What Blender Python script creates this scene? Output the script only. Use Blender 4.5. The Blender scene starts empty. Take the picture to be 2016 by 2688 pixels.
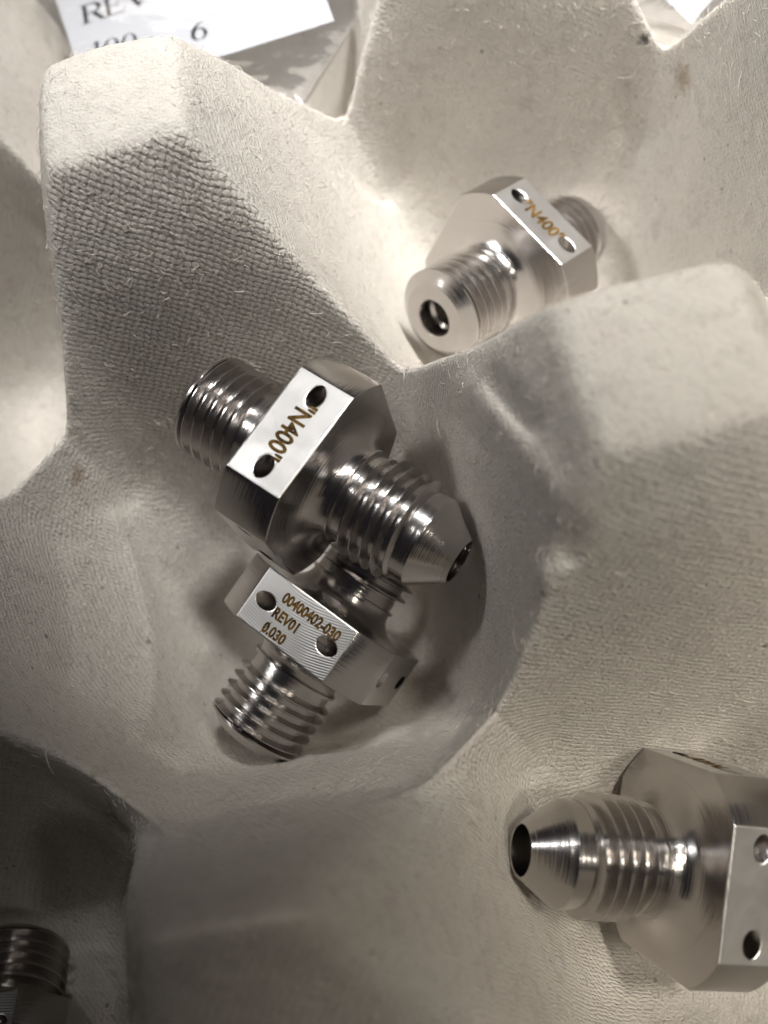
import bpy, bmesh, math, random
import numpy as np
from mathutils import Matrix, Vector

# ---------------------------------------------------------------- camera, world, lamps, exposure
C = bpy.context.scene
COL = C.collection
C.unit_settings.scale_length = 0.01            # one unit is one centimetre
PITCH = 5.2348                                 # spacing of the egg-tray cups

CAM = Vector((6.97646, -3.91836, 8.81572))
RIGHT = Vector((0.809786, 0.557702, -0.182251))
DOWN = Vector((0.454557, -0.792738, -0.406133))
FWD = Vector((-0.370978, 0.246038, -0.895455))
cam = bpy.data.cameras.new("camera")
cam.sensor_fit = 'VERTICAL'; cam.sensor_height = 36; cam.sensor_width = 27
cam.lens = 36 * 2622.75 / 2688
cam.clip_start = 0.2; cam.clip_end = 500
cam.dof.use_dof = True
cam.dof.focus_distance = 9.8
cam.dof.aperture_fstop = cam.lens * 1e-3 / 0.17
cam.dof.aperture_blades = 0
cam_ob = bpy.data.objects.new("camera", cam); COL.objects.link(cam_ob)
m = Matrix((RIGHT, -DOWN, -FWD)).transposed().to_4x4(); m.translation = CAM
cam_ob.matrix_world = m
C.camera = cam_ob

w = bpy.data.worlds.new("World"); C.world = w; w.use_nodes = True
bg = w.node_tree.nodes['Background']
bg.inputs['Color'].default_value = (0.82, 0.74, 0.86, 1); bg.inputs['Strength'].default_value = 0.018

def area(name, direction, dist, size, power, col, target=(2.6, -1.0, -1.0), spread=180, along=(.79, .45, 0)):
    l = bpy.data.lights.new(name, 'AREA'); l.shape = 'RECTANGLE'
    l.size, l.size_y = size; l.energy = power; l.color = col; l.spread = math.radians(spread)
    o = bpy.data.objects.new(name, l); COL.objects.link(o)
    d = Vector(direction).normalized(); t = Vector(target)
    o.location = t + d * dist
    ax = Vector(along); ax = (ax-d*ax.dot(d)).normalized()
    o.rotation_euler = Matrix((ax, d.cross(ax), d)).transposed().to_euler()
    return o
area("ceiling_lamp", (-.50, -.20, .84), 60, (20, 9), 720, (1, .985, .96), target=(-.6, 5.2, -1), spread=22)
area("ceiling_lamp_rear", (.22, .34, .91), 60, (16, 9), 500, (1, .985, .96), target=(1, 5.0, -1), spread=12)
area("upper_cup_fill", (.03, .38, .925), 60, (13, 8), 640, (1, .985, .96), target=(2.5, 4.2, -1), spread=12)  # added overhead fill to brighten the upper cup, not a known fixture
area("right_cup_fill", (.3, .2, .93), 60, (12, 12), 510, (1, .93, .81), target=(11.4, 1.5, -1), spread=12)  # added warm fill for the right cup, stands for no known lamp
area("side_lamp", (.6, .1, .79), 60, (12, 10), 225, (1, .93, .81), target=(12.8, -.5, -1), spread=12)

C.view_settings.view_transform = 'Standard'; C.view_settings.look = 'None'
C.view_settings.exposure = 0; C.view_settings.gamma = 1

# ---------------------------------------------------------------- helpers
def N(nt, t, **kw):
    n = nt.nodes.new(t)
    for k, v in kw.items():
        if k in n.inputs.keys(): n.inputs[k].default_value = v
        else: setattr(n, k, v)
    return n
def newmat(name):
    mt = bpy.data.materials.new(name); mt.use_nodes = True
    nt = mt.node_tree
    return mt, nt, nt.nodes['Principled BSDF'], nt.links
def mth(nt, op, a, b=None, c=None):
    n = nt.nodes.new('ShaderNodeMath'); n.operation = op
    for i, v in enumerate((a, b, c)):
        if v is None: continue
        if isinstance(v, (int, float)): n.inputs[i].default_value = v
        else: nt.links.new(v, n.inputs[i])
    return n.outputs[0]
def mixc(nt, fac, a, b, mode='MIX'):
    n = nt.nodes.new('ShaderNodeMix'); n.data_type = 'RGBA'; n.blend_type = mode
    for i, v in ((0, fac), (6, a), (7, b)):
        if isinstance(v, (int, float)): n.inputs[i].default_value = v
        elif isinstance(v, tuple): n.inputs[i].default_value = (*v, 1)
        else: nt.links.new(v, n.inputs[i])
    return n.outputs[2]
def noise(nt, vec, scale, detail=2.0, rough=.5, dist=0.0):
    n = nt.nodes.new('ShaderNodeTexNoise'); n.inputs['Scale'].default_value = scale
    n.inputs['Detail'].default_value = detail; n.inputs['Roughness'].default_value = rough
    n.inputs['Distortion'].default_value = dist
    nt.links.new(vec, n.inputs['Vector']); return n.outputs[0]
def ramp(nt, fac, lo, hi):
    n = nt.nodes.new('ShaderNodeMapRange'); n.inputs[1].default_value = lo; n.inputs[2].default_value = hi
    nt.links.new(fac, n.inputs[0]); return n.outputs[0]

def link(name, me, mats, parent=None):
    o = bpy.data.objects.new(name, me); COL.objects.link(o)
    if not isinstance(mats, (list, tuple)): mats = [mats]
    for x in mats: me.materials.append(x)
    if parent: o.parent = parent
    return o
def tag(o, label=None, cat=None, group=None, kind=None):
    for k, v in (('label', label), ('category', cat), ('group', group), ('kind', kind)):
        if v: o[k] = v
    return o
def smooth(me, ang=None):
    me.polygons.foreach_set('use_smooth', np.ones(len(me.polygons), dtype=bool))
    if ang: me.set_sharp_from_angle(angle=math.radians(ang))

# ---------------------------------------------------------------- moulded pulp tray: height field
rng = np.random.default_rng(7)
def vnoise(x, y, seed):
    r = np.random.default_rng(seed); G = r.random((256, 256))
    xi = np.floor(x).astype(int); yi = np.floor(y).astype(int)
    fx = x - xi; fy = y - yi; fx = fx*fx*(3-2*fx); fy = fy*fy*(3-2*fy)
    g = lambda a, b: G[a % 256, b % 256]
    return (g(xi, yi)*(1-fx)+g(xi+1, yi)*fx)*(1-fy) + (g(xi, yi+1)*(1-fx)+g(xi+1, yi+1)*fx)*fy - .5
def fbm(x, y, seed, o=4):
    s = 0; a = 1.0
    for i in range(o):
        s = s + a*vnoise(x*2**i+17*i, y*2**i+9*i, seed+i); a *= .5
    return s
# small shifts of the posts away from the regular grid, as moulded
POST = {(0, 0): (-.07, -.005), (1, 0): (.05, .03), (1, 1): (-.035, -.045), (0, 1): (-.03, -.02), (0, -1): (.09, .04), (1, -1): (.03, .06)}
TOPZ = 2.66
def hfield(u, v):
    # bilinear warp by the post offsets
    iu = np.floor(u).astype(int); iv = np.floor(v).astype(int); fu = u-iu; fv = v-iv
    su = fu*fu*(3-2*fu); sv = fv*fv*(3-2*fv)
    du = np.zeros_like(u); dv = np.zeros_like(u)
    for (a, b), (ou, ov) in POST.items():
        wu = np.where(iu == a, 1-su, np.where(iu+1 == a, su, 0)); wv = np.where(iv == b, 1-sv, np.where(iv+1 == b, sv, 0))
        du += wu*wv*ou; dv += wu*wv*ov
    U = u-du + .012*fbm(u*2.3, v*2.3, 3, 3); V = v-dv + .012*fbm(u*2.3+40, v*2.3, 5, 3)
    pu = U-np.round(U); pv = V-np.round(V)
    ap, bp = np.sqrt(pu*pu+.013**2)-.006, np.sqrt(pv*pv+.013**2)-.006     # rounded ridge crests
    d1 = (ap**1.12+bp**1.12)**(1/1.12); d2 = (ap**.76+bp**.76)**(1/.76)
    tt = np.clip((d1-.22)/.30, 0, 1); tt = tt*tt*(3-2*tt)
    d = d1+(np.minimum(d2, d1+.22)-d1)*tt
    # the post between the middle, right and lower cups has a narrow, ridge-like top
    p3 = (np.round(U) == 1) & (np.round(V) == 1)
    ss, st_ = np.abs(pu+pv)+.155, np.abs(pu-pv)+.015
    dn = (ss**5+st_**5)**(1/5.)
    bl = np.clip((d1-.30)/.22, 0, 1)
    p5 = (np.round(U) == 0) & (np.round(V) == 1)            # long low ridge beside the left cup
    d = d+np.where(p5, .17*np.clip((.5-d1)/.15, 0, 1)*np.clip(.2-pv/.12, 0, 1), 0)
    d = np.where(p3, np.maximum(d, dn)*(1-bl)+bl*(d+.05*(1-np.clip((d1-.5)/.2, 0, 1))), d)
    cu = U-np.floor(U)-.5; cv = V-np.floor(V)-.5
    rho = (np.abs(cu)**2.2+np.abs(cv)**2.2)**(1/2.2)
    # post: flat top, straight steep faces
    k = 26.0
    slope = 2.5/(.5-.185)
    hp = -np.log(np.exp(-k*(2.5-slope*(d-.185))*.42)+np.exp(-k*TOPZ*np.ones_like(d)*.42))/(k*.42)
    # cup bowl
    t = np.clip((rho-.13)/(.5-.13), 0, 1.6)
    hc = -2.62 + 2.62*(t**1.9)
    hc = np.minimum(hc, .35)
    q = 6.0
    h = np.log(np.exp(q*hp)+np.exp(q*hc))/q - .10
    # rounded pads and slots on the saddles between neighbouring cups
    for along, across in ((pu, pv), (pv, pu)):
        s = np.abs(np.abs(along)-.5); tt = across
        h += .14*np.exp(-(s/.13)**4)*np.exp(-((tt)/.045)**2)
        h -= .13*np.exp(-(s/.075)**4)*np.exp(-((np.abs(tt)-.070)/.020)**2)
        h += .015*np.exp(-(s/.065)**2)*np.exp(-((np.abs(tt)-.118)/.026)**2)
    return h, d, rho
def crease(X, Y, p0, p1, wdt, amp):
    ax, ay = p0; bx, by = p1; L2 = (bx-ax)**2+(by-ay)**2
    t = np.clip(((X-ax)*(bx-ax)+(Y-ay)*(by-ay))/L2, 0, 1)
    dd = np.hypot(X-ax-t*(bx-ax), Y-ay-t*(by-ay))
    return amp*np.exp(-(dd/wdt)**2)*np.sin(np.pi*np.clip(t*.9+.08, 0, 1))**.6
def tray_height(X, Y):
    u, v = X/PITCH, -Y/PITCH
    h, d, rho = hfield(u, v)
    h = h + .07*fbm(X*.55, Y*.55, 20, 3) + .045*fbm(X*1.7, Y*1.7, 30, 4) + .012*fbm(X*6, Y*6, 40, 3)
    h = h - .55*np.exp(-((X-6.05)**2+(Y+3.5)**2)/.75**2)*np.clip((u-1.02)/.09, 0, 1)     # dent the right fitting lies in
    # pressed folds on the face of the right post that looks into the middle cup
    for p0, p1, wd, am in CREASES:
        h = h + crease(X, Y, p0, p1, wd, am)
    return h, u, v, d, rho
CREASES = [((3.55, -.30), (5.35, -1.36), .10, .15), ((3.45, -.38), (4.45, -.95), .055, -.13), ((4.0, -.38), (4.8, -.88), .06, -.11),
           ((2.85, -.30), (3.80, -.68), .05, -.07), ((2.80, -4.80), (2.30, -5.62), .035, -.05), ((3.5, -5.1), (3.0, -5.3), .03, -.03),
           ((5.36, -1.38), (5.50, -1.54), .11, -.17), ((5.22, -1.60), (5.36, -1.78), .08, .10)]

NX = NY = 820
x0, x1, y0, y1 = -11.2, 11.8, -11.6, 11.2
xs = np.linspace(x0, x1, NX); ys = np.linspace(y0, y1, NY)
X, Y = np.meshgrid(xs, ys)
H, Ug, Vg, Dg, Rg = tray_height(X, Y)
gy, gx = np.gradient(H, ys, xs)
nz = 1/np.sqrt(1+gx*gx+gy*gy); nx = -gx*nz; ny = -gy*nz
def grid_faces(nx_, ny_, off=0, flip=False):
    i = np.arange(nx_*ny_).reshape(ny_, nx_)+off
    a, b, c, d_ = i[:-1, :-1], i[:-1, 1:], i[1:, 1:], i[1:, :-1]
    q = np.stack([a, b, c, d_], -1).reshape(-1, 4)
    return q[:, ::-1] if flip else q
vt = np.stack([X, Y, H], -1).reshape(-1, 3)
sub = np.linspace(0, NX-1, 206).round().astype(int)
vb = np.stack([X, Y, H-.22], -1)[np.ix_(sub, sub)].reshape(-1, 3)
n_top = len(vt)
ft = grid_faces(NX, NY); fb = grid_faces(206, 206, n_top, True)
top_i = np.arange(n_top).reshape(NY, NX)[np.ix_(sub, sub)]; bot_i = np.arange(206*206).reshape(206, 206)+n_top
sides = []
for T, B, fl in ((top_i[0], bot_i[0], 0), (top_i[-1], bot_i[-1], 1), (top_i[:, 0], bot_i[:, 0], 1), (top_i[:, -1], bot_i[:, -1], 0)):
    for k in range(205):
        f = [B[k], B[k+1], T[k+1], T[k]]; sides.append(f[::-1] if fl else f)
faces = np.concatenate([ft, fb, np.array(sides)]); verts = np.concatenate([vt, vb])
me = bpy.data.meshes.new("pulp_tray")
me.vertices.add(len(verts)); me.vertices.foreach_set('co', verts.astype(np.float32).ravel())
me.loops.add(faces.size); me.loops.foreach_set('vertex_index', faces.astype(np.int32).ravel())
me.polygons.add(len(faces)); me.polygons.foreach_set('loop_start', np.arange(0, faces.size, 4, dtype=np.int32))
me.update(calc_edges=True); smooth(me)
# relief weights: which way the forming-screen pattern runs on each wall, and how deep it is
steep = np.clip((0.93-nz)/.28, 0, 1); steep = steep*steep*(3-2*steep)
hn = np.hypot(nx, ny)+1e-6
fa = ((nx-ny)/hn/math.sqrt(2))**2
wa = steep*np.clip((fa-.3)/.4, 0, 1); wc = steep*(1-np.clip((fa-.3)/.4, 0, 1))
front = np.exp(-(((X-.55)/1.25)**2+((Y+.75)/1.15)**2)**1.5) * np.clip((nx-ny)*1.4, 0, 1)
patch = np.clip(.72+.9*fbm(X*.45, Y*.45, 60, 3), .15, 1)
topmask = np.clip((H-2.15)/.2, 0, 1); sad = np.exp(-((H-.0)/.5)**2)*(1-steep)
wa = wa*np.clip(.60*patch+.80*front*(.6+.8*patch), 0, 1.0); wc = wc*.70*patch
wf = (1-steep)*(1-topmask)*.50*patch*(1-.8*sad)
rel = np.zeros((len(verts), 4), np.float32)
rel[:n_top, 0] = wa.ravel(); rel[:n_top, 1] = wc.ravel(); rel[:n_top, 2] = wf.ravel(); rel[:n_top, 3] = 1
at = me.attributes.new("relief", 'FLOAT_COLOR', 'POINT'); at.data.foreach_set('color', rel.ravel())

def pulp_material():
    mt, nt, b, L = newmat("moulded_pulp")
    tc = nt.nodes.new('ShaderNodeTexCoord').outputs['Object']
    wv = noise(nt, tc, 1.6, 2); wv2 = noise(nt, tc, 7.0, 2)
    sep = nt.nodes.new('ShaderNodeSeparateXYZ'); L.new(tc, sep.inputs[0]); x, y, z = sep.outputs
    a = mth(nt, 'MULTIPLY', mth(nt, 'ADD', x, y), .7071)
    c = mth(nt, 'MULTIPLY', mth(nt, 'SUBTRACT', x, y), .7071)
    att = nt.nodes.new('ShaderNodeAttribute'); att.attribute_name = "relief"
    sp = nt.nodes.new('ShaderNodeSeparateColor'); L.new(att.outputs['Color'], sp.inputs[0]); wa, wc, wf = sp.outputs[:3]
    def stitch(p, q, pa, pb, lean, sl):
        # rows of small twisted loops left by the forming screen
        q = mth(nt, 'ADD', q, mth(nt, 'MULTIPLY', p, sl))
        q = mth(nt, 'ADD', mth(nt, 'MULTIPLY', q, 1/pb), mth(nt, 'MULTIPLY', wv, 2.2))
        q = mth(nt, 'ADD', q, mth(nt, 'MULTIPLY', wv2, .8))
        row = mth(nt, 'FLOOR', q); fq = mth(nt, 'SUBTRACT', q, row)
        pp = mth(nt, 'ADD', mth(nt, 'MULTIPLY', p, 1/pa), mth(nt, 'MULTIPLY', row, .43))
        pp = mth(nt, 'ADD', pp, mth(nt, 'MULTIPLY', fq, lean)); pp = mth(nt, 'ADD', pp, mth(nt, 'MULTIPLY', wv2, 1.6))
        fp = mth(nt, 'FRACT', pp)
        ax = mth(nt, 'POWER', mth(nt, 'ABSOLUTE', mth(nt, 'SUBTRACT', mth(nt, 'MULTIPLY', fp, 2), 1)), 2.0)
        ay = mth(nt, 'POWER', mth(nt, 'ABSOLUTE', mth(nt, 'SUBTRACT', mth(nt, 'MULTIPLY', fq, 2), 1)), 2.0)
        e = mth(nt, 'MAXIMUM', mth(nt, 'SUBTRACT', 1.08, mth(nt, 'ADD', mth(nt, 'MULTIPLY', ax, .85), mth(nt, 'MULTIPLY', ay, .75))), 0.0)
        return mth(nt, 'MULTIPLY', mth(nt, 'POWER', e, .7), mth(nt, 'ADD', .15, mth(nt, 'MULTIPLY', noise(nt, tc, 20, 4, .7), 1.55)))
    sa = stitch(a, z, .058, .068, -.35, .62); sc = stitch(c, z, .048, .054, .4, .35); sf = stitch(x, y, .055, .060, .4, .2)
    S = mth(nt, 'MULTIPLY', sa, wa)
    S = mth(nt, 'ADD', S, mth(nt, 'MULTIPLY', sc, wc)); S = mth(nt, 'ADD', S, mth(nt, 'MULTIPLY', sf, wf))
    tot = mth(nt, 'ADD', mth(nt, 'ADD', wa, wc), wf)
    fine = noise(nt, tc, 34, 5, .65); mid = noise(nt, tc, 9, 4, .6); fib = noise(nt, tc, 16, 6, .7, .7)
    hgt = mth(nt, 'ADD', mth(nt, 'MULTIPLY', S, .023), mth(nt, 'MULTIPLY', fine, .034))
    hgt = mth(nt, 'ADD', hgt, mth(nt, 'MULTIPLY', mid, .022)); hgt = mth(nt, 'ADD', hgt, mth(nt, 'MULTIPLY', fib, .016))
    bp = N(nt, 'ShaderNodeBump', Strength=1.0, Distance=1.0); L.new(hgt, bp.inputs['Height'])
    L.new(bp.outputs[0], b.inputs['Normal'])
    # colour: grey-cream fibre, faint pink, green and blue fibres, darker pits between the loops, specks
    big = noise(nt, tc, .55, 3); pk = noise(nt, tc, 3.1, 4, .6, 1.0)
    col = mixc(nt, ramp(nt, big, .35, .65), (.750, .706, .642), (.690, .650, .595))
    col = mixc(nt, mth(nt, 'MULTIPLY', ramp(nt, pk, .52, .75), .45), col, (.50, .43, .42))
    col = mixc(nt, mth(nt, 'MULTIPLY', ramp(nt, noise(nt, tc, 5.3, 4, .6, 1.5), .55, .75), .30), col, (.50, .52, .44))
    col = mixc(nt, mth(nt, 'MULTIPLY', ramp(nt, fib, .30, .62), .35), (.46, .41, .36), col) if False else \
        mixc(nt, mth(nt, 'MULTIPLY', ramp(nt, fib, .48, .30), .40), col, (.40, .36, .32))
    pit = mth(nt, 'MULTIPLY', mth(nt, 'SUBTRACT', 1.0, S), ramp(nt, tot, .25, .9))
    pit = mth(nt, 'MULTIPLY', ramp(nt, pit, .45, .95), .55)
    col = mixc(nt, pit, col, (.20, .165, .14))
    col = mixc(nt, mth(nt, 'MULTIPLY', ramp(nt, fine, .60, .75), .35), col, (.75, .71, .65))
    vo = N(nt, 'ShaderNodeTexVoronoi', Scale=2.6); L.new(tc, vo.inputs['Vector'])
    sz = mth(nt, 'MULTIPLY', ramp(nt, noise(nt, tc, .9, 1), .35, .7), .07)
    spk = mth(nt, 'LESS_THAN', vo.outputs['Distance'], mth(nt, 'ADD', sz, .012))
    col = mixc(nt, mth(nt, 'MULTIPLY', spk, .55), col, (.13, .10, .09))
    vo2 = N(nt, 'ShaderNodeTexVoronoi', Scale=6.5); L.new(tc, vo2.inputs['Vector'])
    spk2 = mth(nt, 'LESS_THAN', vo2.outputs['Distance'], mth(nt, 'MULTIPLY', ramp(nt, noise(nt, tc, 2.2, 1), .45, .75), .13))
    col = mixc(nt, mth(nt, 'MULTIPLY', spk2, .40), col, (.22, .17, .13))
    # stains that have a place of their own
    for (px, py, pz), rad, cc, am in STAINS:
        vd = N(nt, 'ShaderNodeVectorMath', operation='DISTANCE'); L.new(tc, vd.inputs[0]); vd.inputs[1].default_value = (px, py, pz)
        dd = mth(nt, 'ADD', vd.outputs['Value'], mth(nt, 'MULTIPLY', mth(nt, 'SUBTRACT', fib, .5), rad*2.4))
        col = mixc(nt, mth(nt, 'MULTIPLY', ramp(nt, dd, rad, rad*.35), am), col, cc)
    L.new(col, b.inputs['Base Color']); b.inputs['Roughness'].default_value = .92
    b.inputs['Specular IOR Level'].default_value = .18
    return mt
def uvz(u, v):
    h = tray_height(np.array([[u*PITCH]]), np.array([[-v*PITCH]]))[0][0, 0]
    return (u*PITCH, -v*PITCH, float(h))
STAINS = [(uvz(.512, -.932), .09, (.05, .045, .04), .85), (uvz(.62, -.905), .20, (.30, .20, .11), .6),
          (uvz(-.015, .53), .14, (.34, .22, .12), .6), (uvz(.40, -.03), .12, (.42, .34, .26), .4)]
PULP = pulp_material()
tray = link("pulp_tray", me, PULP)
tag(tray, "pale grey moulded pulp egg tray with tall posts and round cups under the steel fittings", "tray")

# loose paper fibres standing off the tray
def tube_mesh(name, lines, rad):
    vs, fs = [], []
    for P in lines:
        b0 = len(vs); n = len(P)
        for i, p in enumerate(P):
            t = (P[min(i+1, n-1)]-P[max(i-1, 0)]); t = t/ (np.linalg.norm(t)+1e-9)
            a = np.cross(t, (.3, .5, .8)); a /= np.linalg.norm(a)+1e-9; b = np.cross(t, a)
            rr = rad*(1-.6*i/(n-1))
            for k in range(3):
                an = k*2.0944; vs.append(p+(a*math.cos(an)+b*math.sin(an))*rr)
        for i in range(n-1):
            for k in range(3):
                k2 = (k+1) % 3
                fs.append((b0+i*3+k, b0+i*3+k2, b0+i*3+3+k2, b0+i*3+3+k))
    mm = bpy.data.meshes.new(name); mm.from_pydata([tuple(v) for v in vs], [], fs); smooth(mm); return mm
lines = []
ii = rng.integers(0, NY-1, 110000); jj = rng.integers(0, NX-1, 110000)
prob = .10 + .9*steep[ii, jj]
edge = np.abs(np.gradient(np.gradient(H, axis=0), axis=0))+np.abs(np.gradient(np.gradient(H, axis=1), axis=1))
prob = np.clip(prob*.35 + edge[ii, jj]*25, 0, 1)
keep = rng.random(110000) < prob
for i, j in zip(ii[keep], jj[keep]):
    p = np.array((X[i, j], Y[i, j], H[i, j]))
    # only where the photograph looks
    c = Vector(p)-CAM; zc = c.dot(FWD)
    if zc < 1 or abs(c.dot(RIGHT)/zc) > .42 or abs(c.dot(DOWN)/zc) > .55: continue
    nn = np.array((nx[i, j], ny[i, j], nz[i, j]))
    tdir = rng.normal(size=3); tdir -= nn*(tdir@nn); tdir /= np.linalg.norm(tdir)
    ln = rng.uniform(.04, .13)*(2.0 if rng.random() < .03 else 1); up = rng.uniform(.1, .7)
    tw = np.cross(nn, tdir)*rng.uniform(-.6, .6)
    P = [p-nn*.004, p+tdir*ln*.4+nn*up*ln*.35+tw*ln*.1, p+tdir*ln*.75+nn*up*ln*.5+tw*ln*.4, p+tdir*ln+nn*up*ln*.45+tw*ln*.9]
    lines.append(P)
    if len(lines) > 14000: break
fm, fnt, fb_, fl_ = newmat("pulp_fibre"); fb_.inputs['Base Color'].default_value = (.66, .61, .54, 1); fb_.inputs['Roughness'].default_value = .8
fo = link("loose_fibres", tube_mesh("loose_fibres", lines, .0042), fm, tray); fo['kind'] = 'stuff'

# bench top the tray stands on
def box(name, lo, hi, mat, parent=None):
    bm = bmesh.new(); bmesh.ops.create_cube(bm, size=1)
    for v_ in bm.verts: v_.co = Vector([(lo[i]+hi[i])/2+v_.co[i]*(hi[i]-lo[i]) for i in range(3)])
    bmesh.ops.bevel(bm, geom=bm.edges[:], offset=.05, segments=2, affect='EDGES')
    mm = bpy.data.meshes.new(name); bm.to_mesh(mm); bm.free(); return link(name, mm, mat, parent)
tm, tnt, tb, tl = newmat("bench_laminate")
tco = tnt.nodes.new('ShaderNodeTexCoord').outputs['Object']
tl.new(mixc(tnt, noise(tnt, tco, .8, 4), (.22, .20, .18), (.30, .28, .25)), tb.inputs['Base Color']); tb.inputs['Roughness'].default_value = .5
tag(box("table_top", (-45, -45, -5.2), (45, 45, -3.25), tm), kind='structure')

# ---------------------------------------------------------------- steel fittings
def steel(name, base, rough, mode):
    mt, nt, b, L = newmat(name)
    tc = nt.nodes.new('ShaderNodeTexCoord').outputs['Object']
    b.inputs['Metallic'].default_value = 1
    sep = nt.nodes.new('ShaderNodeSeparateXYZ'); L.new(tc, sep.inputs[0])
    sm = noise(nt, tc, 3.5, 3)
    L.new(mixc(nt, sm, tuple(c*.93 for c in base), base), b.inputs['Base Color'])
    r = mth(nt, 'ADD', rough-.05, mth(nt, 'MULTIPLY', noise(nt, tc, 6, 4, .6), .10)); L.new(r, b.inputs['Roughness'])
    if mode == 'turned':       # fine tool rings about the axis
        cx = nt.nodes.new('ShaderNodeCombineXYZ')
        L.new(sep.outputs[2], cx.inputs[2])
        ln = mth(nt, 'SQRT', mth(nt, 'ADD', mth(nt, 'POWER', sep.outputs[0], 2.0), mth(nt, 'POWER', sep.outputs[1], 2.0)))
        L.new(ln, cx.inputs[0])
        h = mth(nt, 'ADD', noise(nt, cx.outputs[0], 95, 2, .6), mth(nt, 'MULTIPLY', noise(nt, cx.outputs[0], 38, 1, .5), 1.0))
        bp = N(nt, 'ShaderNodeBump', Strength=.8, Distance=.0030); L.new(h, bp.inputs['Height']); L.new(bp.outputs[0], b.inputs['Normal'])
    else:                      # arcs left by the milling cutter on the flats
        q = N(nt, 'ShaderNodeVectorMath', operation='DISTANCE'); L.new(tc, q.inputs[0]); q.inputs[1].default_value = (.15, .15, 1.9)
        q2 = mth(nt, 'ADD', q.outputs['Value'], mth(nt, 'MULTIPLY', noise(nt, tc, 2, 2), .03))
        s = mth(nt, 'SINE', mth(nt, 'MULTIPLY', q2, 2*math.pi/.024))
        s = mth(nt, 'MULTIPLY', s, ramp(nt, noise(nt, tc, 2.6, 2), .25, .7))
        s = mth(nt, 'ADD', s, mth(nt, 'MULTIPLY', noise(nt, tc, 90, 3, .7), .8))
        bp = N(nt, 'ShaderNodeBump', Strength=.7, Distance=.0009); L.new(s, bp.inputs['Height']); L.new(bp.outputs[0], b.inputs['Normal'])
    return mt
TURN = steel("turned_steel", (.58, .555, .54), .19, 'turned')
MILL = steel("milled_steel", (.64, .63, .62), .36, 'milled')
BORE = steel("bore_steel", (.55, .52, .50), .20, 'turned')
mk, mnt, mb, ml = newmat("laser_mark")
mco = mnt.nodes.new('ShaderNodeTexCoord').outputs['Object']
ml.new(mixc(mnt, ramp(mnt, noise(mnt, mco, 14, 3, .7), .35, .65), (.030, .017, .007), (.17, .10, .028)), mb.inputs['Base Color'])
mb.inputs['Metallic'].default_value = .15; mb.inputs['Roughness'].default_value = .75; mb.inputs['Specular IOR Level'].default_value = .05

F, CH = 1.150, .3626
S = F+2*CH; R0 = math.hypot(F/2, S/2); LC = .6215; LS = 1.113; LN = 1.469
P20 = .127; RT = .555
def lathe(name, rz, mat, parent, nth=96, thread=None, closed=True):
    """rz: list of (r, z) turned about the axis. thread = (i, j, depth): between points i and j of rz the surface is a helical V thread under that outline."""
    vs, fs = [], []
    def ring(r, z):
        vs.extend((r*math.cos(2*math.pi*i/nth), r*math.sin(2*math.pi*i/nth), z) for i in range(nth)); return len(vs)-nth
    def span(a, b):
        for i in range(nth):
            i2 = (i+1) % nth; fs.append((a+i, a+i2, b+i2, b+i))
    segs = [rz] if not thread else [rz[:thread[0]+1], rz[thread[1]:]]
    ends = []
    for sg in segs:
        prev = None
        for r, z in sg:
            cur = ring(r, z)
            if prev is None: ends.append(cur)
            else: span(prev, cur)
            prev = cur
        ends.append(prev)
    if thread:
        env = rz[thread[0]:thread[1]+1]; z0, z1 = env[0][1], env[-1][1]; ez = [q[1] for q in env]; er = [q[0] for q in env]
        PH = [(0, 0), (.08, 0), (.20, .55), (.33, 1), (.75, 1), (.88, .55)]; n = len(PH)
        J = int((z1-z0)/P20+2)*n; base = len(vs)
        for j in range(-n, J+1):
            k, (ph, tri) = j//n, PH[j % n]
            for i in range(nth):
                th = i/nth; z = min(z1, max(z0, z0+(k+ph+th)*P20))
                r = min(float(np.interp(z, ez, er)), RT-thread[2]*tri)
                if z <= z0 or z >= z1: r = float(np.interp(z, ez, er))
                vs.append((r*math.cos(2*math.pi*th), r*math.sin(2*math.pi*th), z))
        tot = J+1+n
        for j in range(tot-1):
            for i in range(nth):
                if i < nth-1: q = (base+j*nth+i, base+j*nth+i+1, base+(j+1)*nth+i+1, base+(j+1)*nth+i)
                else:
                    if j+1+n >= tot: continue
                    q = (base+j*nth+i, base+(j+n)*nth, base+(j+1+n)*nth, base+(j+1)*nth+i)
                if abs(vs[q[0]][2]-vs[q[3]][2]) < 1e-7 and abs(vs[q[1]][2]-vs[q[2]][2]) < 1e-7: continue
                fs.append(q)
    if closed:
        fs.append(tuple(ends[0]+i for i in range(nth))[::-1]); fs.append(tuple(ends[-1]+i for i in range(nth)))
    mm = bpy.data.meshes.new(name); mm.from_pydata(vs, [], fs)
    bm = bmesh.new(); bm.from_mesh(mm); bmesh.ops.remove_doubles(bm, verts=bm.verts[:], dist=1e-5)
    bmesh.ops.recalc_face_normals(bm, faces=bm.faces[:]); bm.to_mesh(mm); bm.free()
    smooth(mm, 24)
    return link(name, mm, mat, parent)
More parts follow.
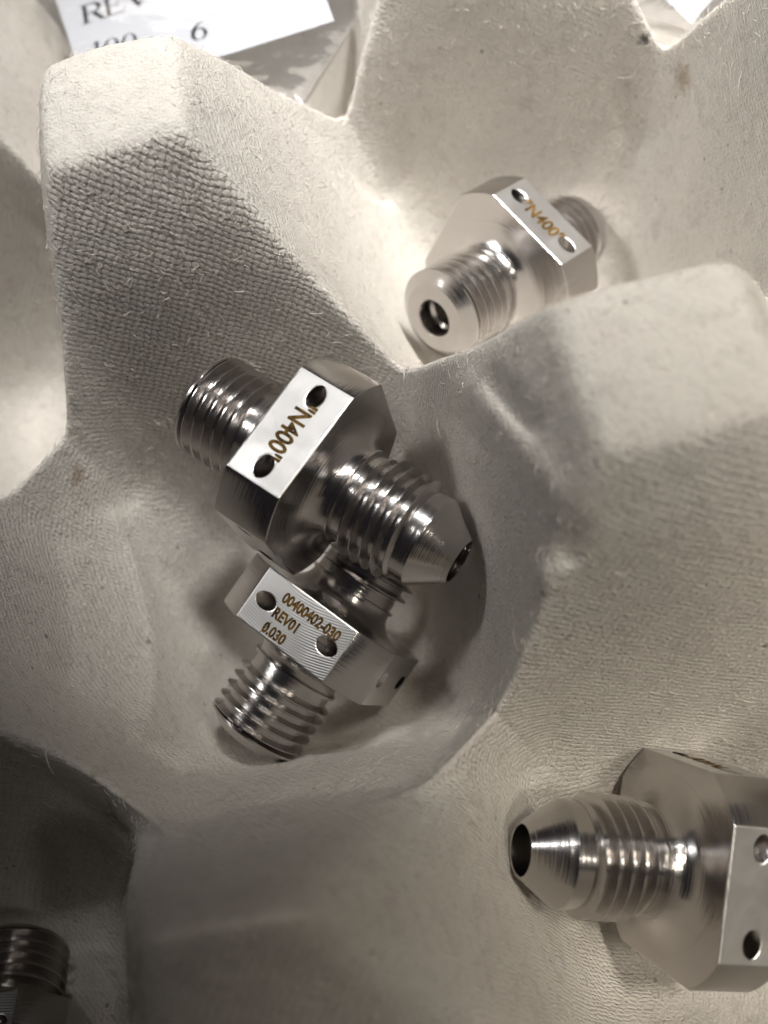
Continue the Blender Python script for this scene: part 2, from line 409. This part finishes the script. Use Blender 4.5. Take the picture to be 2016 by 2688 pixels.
def collar_mesh():
    al = math.atan2(F/2, S/2); pr = []
    for q in range(4):
        b0 = q*math.pi/2
        for k in range(9):
            a = b0+al+(math.pi/2-2*al)*k/8
            pr.append((R0*math.cos(a), R0*math.sin(a)))
    n = len(pr); vs = [(x, y, 0) for x, y in pr]+[(x, y, LC) for x, y in pr]
    fs = [tuple(range(n))[::-1], tuple(range(n, 2*n))]+[(i, (i+1) % n, n+(i+1) % n, n+i) for i in range(n)]
    mm = bpy.data.meshes.new("collar"); mm.from_pydata(vs, [], fs)
    o = bpy.data.objects.new("tmp", mm); COL.objects.link(o)
    # cross-drilled lock-wire holes through the four rounded corners
    bm = bmesh.new(); rho = .943
    for q in range(4):
        a = math.pi/4+q*math.pi/2
        M = Matrix.Translation((rho*math.cos(a), rho*math.sin(a), LC/2)) @ Matrix.Rotation(a, 4, 'Z') @ Matrix.Rotation(math.pi/2, 4, 'X')
        bmesh.ops.create_cone(bm, cap_ends=True, segments=28, radius1=.082, radius2=.082, depth=1.6, matrix=M)
    cm = bpy.data.meshes.new("cut"); bm.to_mesh(cm); bm.free()
    co = bpy.data.objects.new("cut", cm); COL.objects.link(co)
    md = o.modifiers.new("b", 'BOOLEAN'); md.object = co; md.operation = 'DIFFERENCE'; md.solver = 'EXACT'
    bv = o.modifiers.new("v", 'BEVEL'); bv.width = .016; bv.segments = 2; bv.limit_method = 'ANGLE'; bv.angle_limit = math.radians(24)
    dg = bpy.context.evaluated_depsgraph_get()
    out = bpy.data.meshes.new_from_object(o.evaluated_get(dg))
    for x in (o, co): bpy.data.objects.remove(x, do_unlink=True)
    out.name = "collar"; out.materials.clear()
    smooth(out, 30)
    for p in out.polygons:
        nn = p.normal; c = p.center
        flat = max(abs(nn.x), abs(nn.y)) > .9 and abs(max(abs(c.x), abs(c.y))-S/2) < .01
        hole = math.hypot(c.x, c.y) < R0-.05 and abs(nn.z) < .98 and not flat and .2 < c.z < .44
        p.material_index = 1 if flat else (2 if hole else 0)
        if flat or abs(nn.z) > .995: p.use_smooth = False
    return out
COLLAR = collar_mesh()
def mark(lines, face, flip, parent):
    """laser marking lying on one flat. lines: (text, x, z, cap height, width factor). face: rotation about the axis."""
    bm = bmesh.new()
    for txt, px, pz, cap, wf in lines:
        if txt.startswith('\u00d8'):           # the diameter sign: a zero with a stroke through it
            txt = '0'+txt[1:]
            q_ = [(px+cap*.02, pz-cap*.22), (px+cap*.10, pz-cap*.22), (px+cap*.50, pz+cap*1.18), (px+cap*.42, pz+cap*1.18)]
            bm.faces.new([bm.verts.new((-x, S/2+.0028, LC/2+y)) for x, y in q_])
        cu = bpy.data.curves.new("t", 'FONT'); cu.body = txt; cu.size = cap/.72; cu.align_x = 'LEFT'; cu.align_y = 'BOTTOM_BASELINE'
        cu.resolution_u = 4; cu.offset = .004+cap*.022
        to = bpy.data.objects.new("t", cu); COL.objects.link(to)
        dg = bpy.context.evaluated_depsgraph_get(); tmm = bpy.data.meshes.new_from_object(to.evaluated_get(dg))
        n0 = len(bm.verts); bm.from_mesh(tmm); bm.verts.ensure_lookup_table()
        for v_ in bm.verts[n0:]:
            x, y = v_.co.x*wf+px, v_.co.y+pz          # along the flat, towards the nose
            v_.co = (-x, S/2+.0025, LC/2+y) if not flip else (x, S/2+.0025, LC/2-y)
        bpy.data.objects.remove(to, do_unlink=True); bpy.data.curves.remove(cu)
    for v_ in bm.verts: v_.co = Matrix.Rotation(face, 4, 'Z') @ v_.co
    mm = bpy.data.meshes.new("laser_marking"); bm.to_mesh(mm); bm.free()
    return link("laser_marking", mm, mk, parent)
protos = {}
def fitting(pos, axes, label, marks):
    root = bpy.data.objects.new("tube_fitting", None); COL.objects.link(root)
    root.empty_display_size = .3
    M = Matrix([Vector(a) for a in axes]).transposed().to_4x4(); M.translation = Vector(pos); root.matrix_world = M
    tag(root, label, "pipe fitting", "stainless steel tube fittings lying in the tray")
    if not protos:
        co = link("collar", COLLAR, [TURN, MILL, BORE], root)
        st = lathe("threaded_stub", [(.225, -LS+.012), (.240, -LS), (.30, -LS+.002), (.405, -LS+.012), (.415, -LS+.018), (.508, -LS+.092), (RT, -LS+.118), (RT, -LS+.14), (RT, -.40), (.47, -.36)], TURN, root, thread=(7, 9, .092), closed=False)
        sb = lathe("bore", [(.2255, -LS+.012), (.222, -LS+.20), (.185, -LS+.24), (.185, -LS+.75), (.08, -LS+.80), (.08, -LS+.9), (.002, -LS+.9)], BORE, st, closed=False)
        fl2 = [(.77-.29*math.sin(k/8*math.pi/2), -.001-.19*(1-math.cos(k/8*math.pi/2))) for k in range(9)][::-1]
        sn = lathe("stub_neck", [(.3, -.359), (.47, -.359), (.47, -.25), (.515, -.242), (.515, -.215), (.488, -.205)]+fl2+[(.3, -.001)], TURN, root)
        z = LC; fil = []
        for k in range(9):
            a = k/8*math.pi/2; fil.append((.79-.30*math.sin(a), z+.001+.22*(1-math.cos(a))))
        nk = lathe("neck", [(.3, z+.001)]+fil+[(.49, z+.23), (.515, z+.235), (.515, z+.262), (.47, z+.27), (.47, z+.37)], TURN, root)
        z0 = z+.37; z1 = z0+.60
        th = lathe("thread", [(.46, z0), (.462, z0+.004), (RT, z0+.05), (RT, z1-.06), (.475, z1-.002), (.46, z1)], TURN, root, thread=(1, 4, .092))
        ct = z+LN; cb = ct-.336
        fc = lathe("flare_cone", [(.475, z1+.001), (.475, cb-.004), (.468, cb+.006), (.243, ct-.006), (.236, ct), (.226, ct), (.220, ct-.008), (.220, ct-.9)], TURN, root, closed=False)
        bo = lathe("bore", [(.2195, ct-.01), (.2195, ct-.70), (.10, ct-.76), (.10, ct-.80), (.002, ct-.80)], BORE, fc, closed=False)
        protos.update(co=co, st=st, nk=nk, th=th, fc=fc, bo=bo, sn=sn, sb=sb)
    else:
        for k in ('co', 'st', 'nk', 'th', 'fc', 'sn'):
            o = protos[k].copy(); COL.objects.link(o); o.parent = root
            if k == 'co': co = o
            if k in ('fc', 'st'):
                b = protos['bo' if k == 'fc' else 'sb'].copy(); COL.objects.link(b); b.parent = o
    for lines_, face, flip in marks: mark(lines_, face, flip, co)
    return root
N400 = [('"N400"', -.315, -.095, .188, .80)]
fitting((2.1901, -1.5179, .2368), ((.0305, .9981, .0537), (.0893, -.0563, .9944), (.9955, -.0256, -.0909)),
        "steel fitting marked N400 lying on top of another fitting in the middle cup", [(N400, 0, False)])
fitting((2.2576, 2.0388, -1.2010), ((-.9219, .2516, .2946), (.3684, .3339, .8677), (.1200, .9084, -.4005)),
        "bright steel fitting marked N400 alone in the upper cup, blunt bored end facing out", [(N400, 0, False)])
fitting((2.9672, -2.9360, -1.4177), ((-.9943, .0647, .0850), (.0692, -.2160, .9739), (.0813, .9742, .2103)),
        "steel fitting marked 00400402-030 REV01 lying underneath the other in the middle cup",
        [([('00400402-030', -.27, .095, .112, .80)], 0, False), ([('REV01', -.27, -.085, .112, .80)], 0, False), ([('\u00d8.030', -.27, -.262, .112, .80)], 0, False)])
fitting((7.5828, -2.4580, -1.5800), ((.3598, -.8815, -.3058), (.5638, -.0557, .8240), (-.7434, -.4689, .4770)),
        "large steel fitting cut off by the right edge, dark open bore pointing left", [(N400, math.pi/2, False)])
fitting((2.5584, -7.8650, -1.6870), ((.69, .72, -.075), (-.288, .368, .884), (.664, -.589, .461)),
        "steel fitting in deep shade in the lower left corner, mostly out of frame", [])

# ---------------------------------------------------------------- plastic bags with paper slips behind the posts
def pix(px, py, z):
    """point at height z that shows at (px, py) of a 1659-wide picture: used only to measure the flat paper slips"""
    u, v = px*2016/1659, py*2016/1659
    D = RIGHT*((u-1008)/2622.75)+DOWN*((v-1344)/2622.75)+FWD
    return CAM+D*((z-CAM.z)/D.z)
def plastic():
    mt, nt, b, L = newmat("clear_plastic_film")
    out = nt.nodes['Material Output']
    tr = N(nt, 'ShaderNodeBsdfTransparent'); tr.inputs[0].default_value = (.97, .97, .975, 1)
    gl = N(nt, 'ShaderNodeBsdfGlossy', Roughness=.12); df = N(nt, 'ShaderNodeBsdfTranslucent'); df.inputs[0].default_value = (.75, .75, .76, 1)
    d2 = N(nt, 'ShaderNodeBsdfDiffuse'); d2.inputs[0].default_value = (.7, .7, .71, 1)
    fr = N(nt, 'ShaderNodeFresnel', IOR=1.5)
    tc = nt.nodes.new('ShaderNodeTexCoord').outputs['Object']
    bp = N(nt, 'ShaderNodeBump', Strength=.35, Distance=.03); L.new(noise(nt, tc, 2.2, 4, .6, 1.2), bp.inputs['Height'])
    for s in (gl, df, d2, fr): L.new(bp.outputs[0], s.inputs['Normal'])
    m0 = N(nt, 'ShaderNodeMixShader', Fac=.6); L.new(df.outputs[0], m0.inputs[1]); L.new(d2.outputs[0], m0.inputs[2])
    m1 = N(nt, 'ShaderNodeMixShader', Fac=.04); L.new(tr.outputs[0], m1.inputs[1]); L.new(m0.outputs[0], m1.inputs[2])
    m2 = N(nt, 'ShaderNodeMixShader'); L.new(mth(nt, 'MULTIPLY', fr.outputs[0], .5), m2.inputs[0]); L.new(m1.outputs[0], m2.inputs[1]); L.new(gl.outputs[0], m2.inputs[2])
    L.new(m2.outputs[0], out.inputs['Surface'])
    return mt
FILM = plastic()
pm, pnt, pb, plk = newmat("white_paper"); pb.inputs['Base Color'].default_value = (.78, .79, .83, 1); pb.inputs['Roughness'].default_value = .7
im, int_, ib, il = newmat("printed_ink"); ib.inputs['Base Color'].default_value = (.012, .013, .016, 1); ib.inputs['Roughness'].default_value = .6
def bag(corners, ztop, zlow, seed, label):
    """a closed, slightly wrinkled film pouch between four corners (top and bottom sheets meet at the rim)"""
    n = 48; P = [Vector(c) for c in corners]; vs, fs = [], []
    for side in (0, 1):
        for j in range(n+1):
            for i in range(n+1):
                s, t = i/n, j/n
                p = (P[0]*(1-s)+P[1]*s)*(1-t)+(P[3]*(1-s)+P[2]*s)*t
                e = min(s, 1-s, t, 1-t); bul = 1-math.exp(-e*14)
                wr = float(fbm(np.array(s*5.+seed), np.array(t*5.), 70+seed+side*9, 4))*.06*bul
                zz = (ztop if side == 0 else zlow)
                mid = ztop-.12
                vs.append((p.x, p.y, mid+(zz-mid)*bul+wr*(1 if side == 0 else .4)-(.0 if side == 0 else .01)))
    m1_ = (n+1)**2
    for side in (0, 1):
        for j in range(n):
            for i in range(n):
                a = side*m1_+j*(n+1)+i; f = (a, a+1, a+n+2, a+n+1); fs.append(f if side == 0 else f[::-1])
    mm = bpy.data.meshes.new("plastic_bag"); mm.from_pydata(vs, [], fs); smooth(mm)
    root = bpy.data.objects.new("plastic_bag", None); COL.objects.link(root)
    tag(root, label, "bag", "clear plastic bags behind the tray posts")
    link("film", mm, FILM, root)
    return root
def sheet(name, poly, z0, th, mat, parent):
    bm = bmesh.new(); vs = [bm.verts.new((p[0], p[1], z0)) for p in poly]; f = bm.faces.new(vs)
    if f.normal.z < 0 or True: bm.normal_update()
    r = bmesh.ops.extrude_face_region(bm, geom=[f])
    for g in r['geom']:
        if isinstance(g, bmesh.types.BMVert): g.co.z -= th
    bmesh.ops.recalc_face_normals(bm, faces=bm.faces[:])
    mm = bpy.data.meshes.new(name); bm.to_mesh(mm); bm.free()
    return link(name, mm, mat, parent)
ZP = .20
bag1 = bag([(u_*PITCH, -v_*PITCH, 0) for u_, v_ in ((-1.05, -.47), (-.15, -.85), (-.10, -.45), (-.60, -.25))], .34, -.30, 1,
           "clear plastic bag with a white slip printed REV behind the tall post")
slip = [pix(*q, ZP) for q in ((116, -15), (700, -15), (722, 45), (500, 115), (186, 200))]
pslip = sheet("paper_slip", slip, ZP, .012, pm, bag1)
# serif lettering, drawn as outlines in em units
def strip(o_, i_): return [(o_[k], o_[k+1], i_[k+1], i_[k]) for k in range(len(o_)-1)]
def ell(cx, cy, rx, ry, a0, a1, n=24): return [(cx+rx*math.cos(math.radians(a0+(a1-a0)*k/n)), cy+ry*math.sin(math.radians(a0+(a1-a0)*k/n))) for k in range(n+1)]
def rect(x0_, y0_, x1_, y1_): return [(x0_, y0_), (x1_, y0_), (x1_, y1_), (x0_, y1_)]
GL = {}
GL['R'] = [rect(.10, .0, .20, .662), rect(.02, 0, .10, .02), rect(.20, 0, .29, .02), rect(.02, .642, .10, .662), rect(.20, .632, .34, .662), rect(.20, .31, .34, .34)] + \
    strip(ell(.34, .486, .22, .176, 90, -90), ell(.33, .486, .12, .146, 90, -90)) + [[(.30, .325), (.40, .335), (.60, .06), (.47, .05)], [(.47, .05), (.60, .06), (.66, .02), (.66, 0), (.50, 0)]]
GL['E'] = [rect(.10, 0, .20, .662), rect(.01, 0, .10, .02), rect(.01, .642, .10, .662), rect(.20, 0, .53, .034), rect(.20, .628, .50, .662), rect(.20, .325, .42, .358), [(.53, .034), (.53, 0), (.58, .17), (.56, .17)], [(.48, .628), (.50, .662), (.545, .662), (.55, .52), (.53, .52)], rect(.40, .26, .42, .42)]
GL['V'] = [[(.08, .642), (.20, .642), (.42, .10), (.36, -.01)], [(.36, -.01), (.42, .10), (.61, .642), (.575, .642)], rect(.01, .642, .28, .662), rect(.50, .642, .70, .662)]
GL['0'] = strip(ell(.25, .33, .226, .345, 0, 360, 40), ell(.25, .33, .128, .322, 0, 360, 40))
GL['1'] = [rect(.205, .02, .30, .676), rect(.11, 0, .395, .02), [(.11, .585), (.205, .60), (.30, .676), (.27, .676), (.11, .60)]]
GL['6'] = strip(ell(.25, .215, .218, .228, 0, 360, 40), ell(.255, .208, .118, .200, 0, 360, 40)) + strip([(.03, .24), (.045, .36), (.10, .48), (.20, .59), (.32, .65), (.45, .684)], [(.135, .24), (.15, .36), (.19, .46), (.26, .555), (.35, .63), (.45, .668)])
def letters(items):
    for ch, at_, to_, em in items:
        A = pix(*at_, ZP); B = pix(*to_, ZP); ex = (B-A); ex.z = 0; ex.normalize(); ey = Vector((-ex.y, ex.x, 0))
        if (pix(at_[0], at_[1]-30, ZP)-A).dot(ey) < 0: ey = -ey
        sc = em*(B-A).length/math.hypot(to_[0]-at_[0], to_[1]-at_[1])
        bm = bmesh.new()
        for poly in GL[ch]:
            ps = [A+ex*x*sc+ey*y*sc for x, y in poly]
            f = bm.faces.new([bm.verts.new((p.x, p.y, ZP+.004)) for p in ps])
            f.normal_update()
            if f.normal.z < 0: f.normal_flip()
        bmesh.ops.remove_doubles(bm, verts=bm.verts[:], dist=1e-4)
        mm = bpy.data.meshes.new("printed_character"); bm.to_mesh(mm); bm.free()
        link("printed_character", mm, im, pslip)
letters([('R', (174, 56), (299, 14), 92), ('E', (224, 40), (299, 14), 88), ('V', (270, 26), (299, 16), 90),
         ('1', (190, 133), (400, 80), 80), ('0', (222, 125), (400, 80), 80), ('0', (260, 115), (400, 80), 80), ('6', (412, 92), (500, 66), 84)])
bag2 = bag([uvz(.10, -1.95)[:2]+(0,), uvz(.92, -1.9)[:2]+(0,), uvz(.92, -1.10)[:2]+(0,), uvz(.12, -1.12)[:2]+(0,)], -.25, -1.1, 4,
           "clear plastic bag showing a corner of white paper at the top right")
ZP2 = -.45
s2 = sheet("paper_slip", [pix(*q, ZP2) for q in ((1400, -40), (1600, -70), (1538, 0), (1494, 50), (1438, 0))], ZP2, .012, pm, bag2)
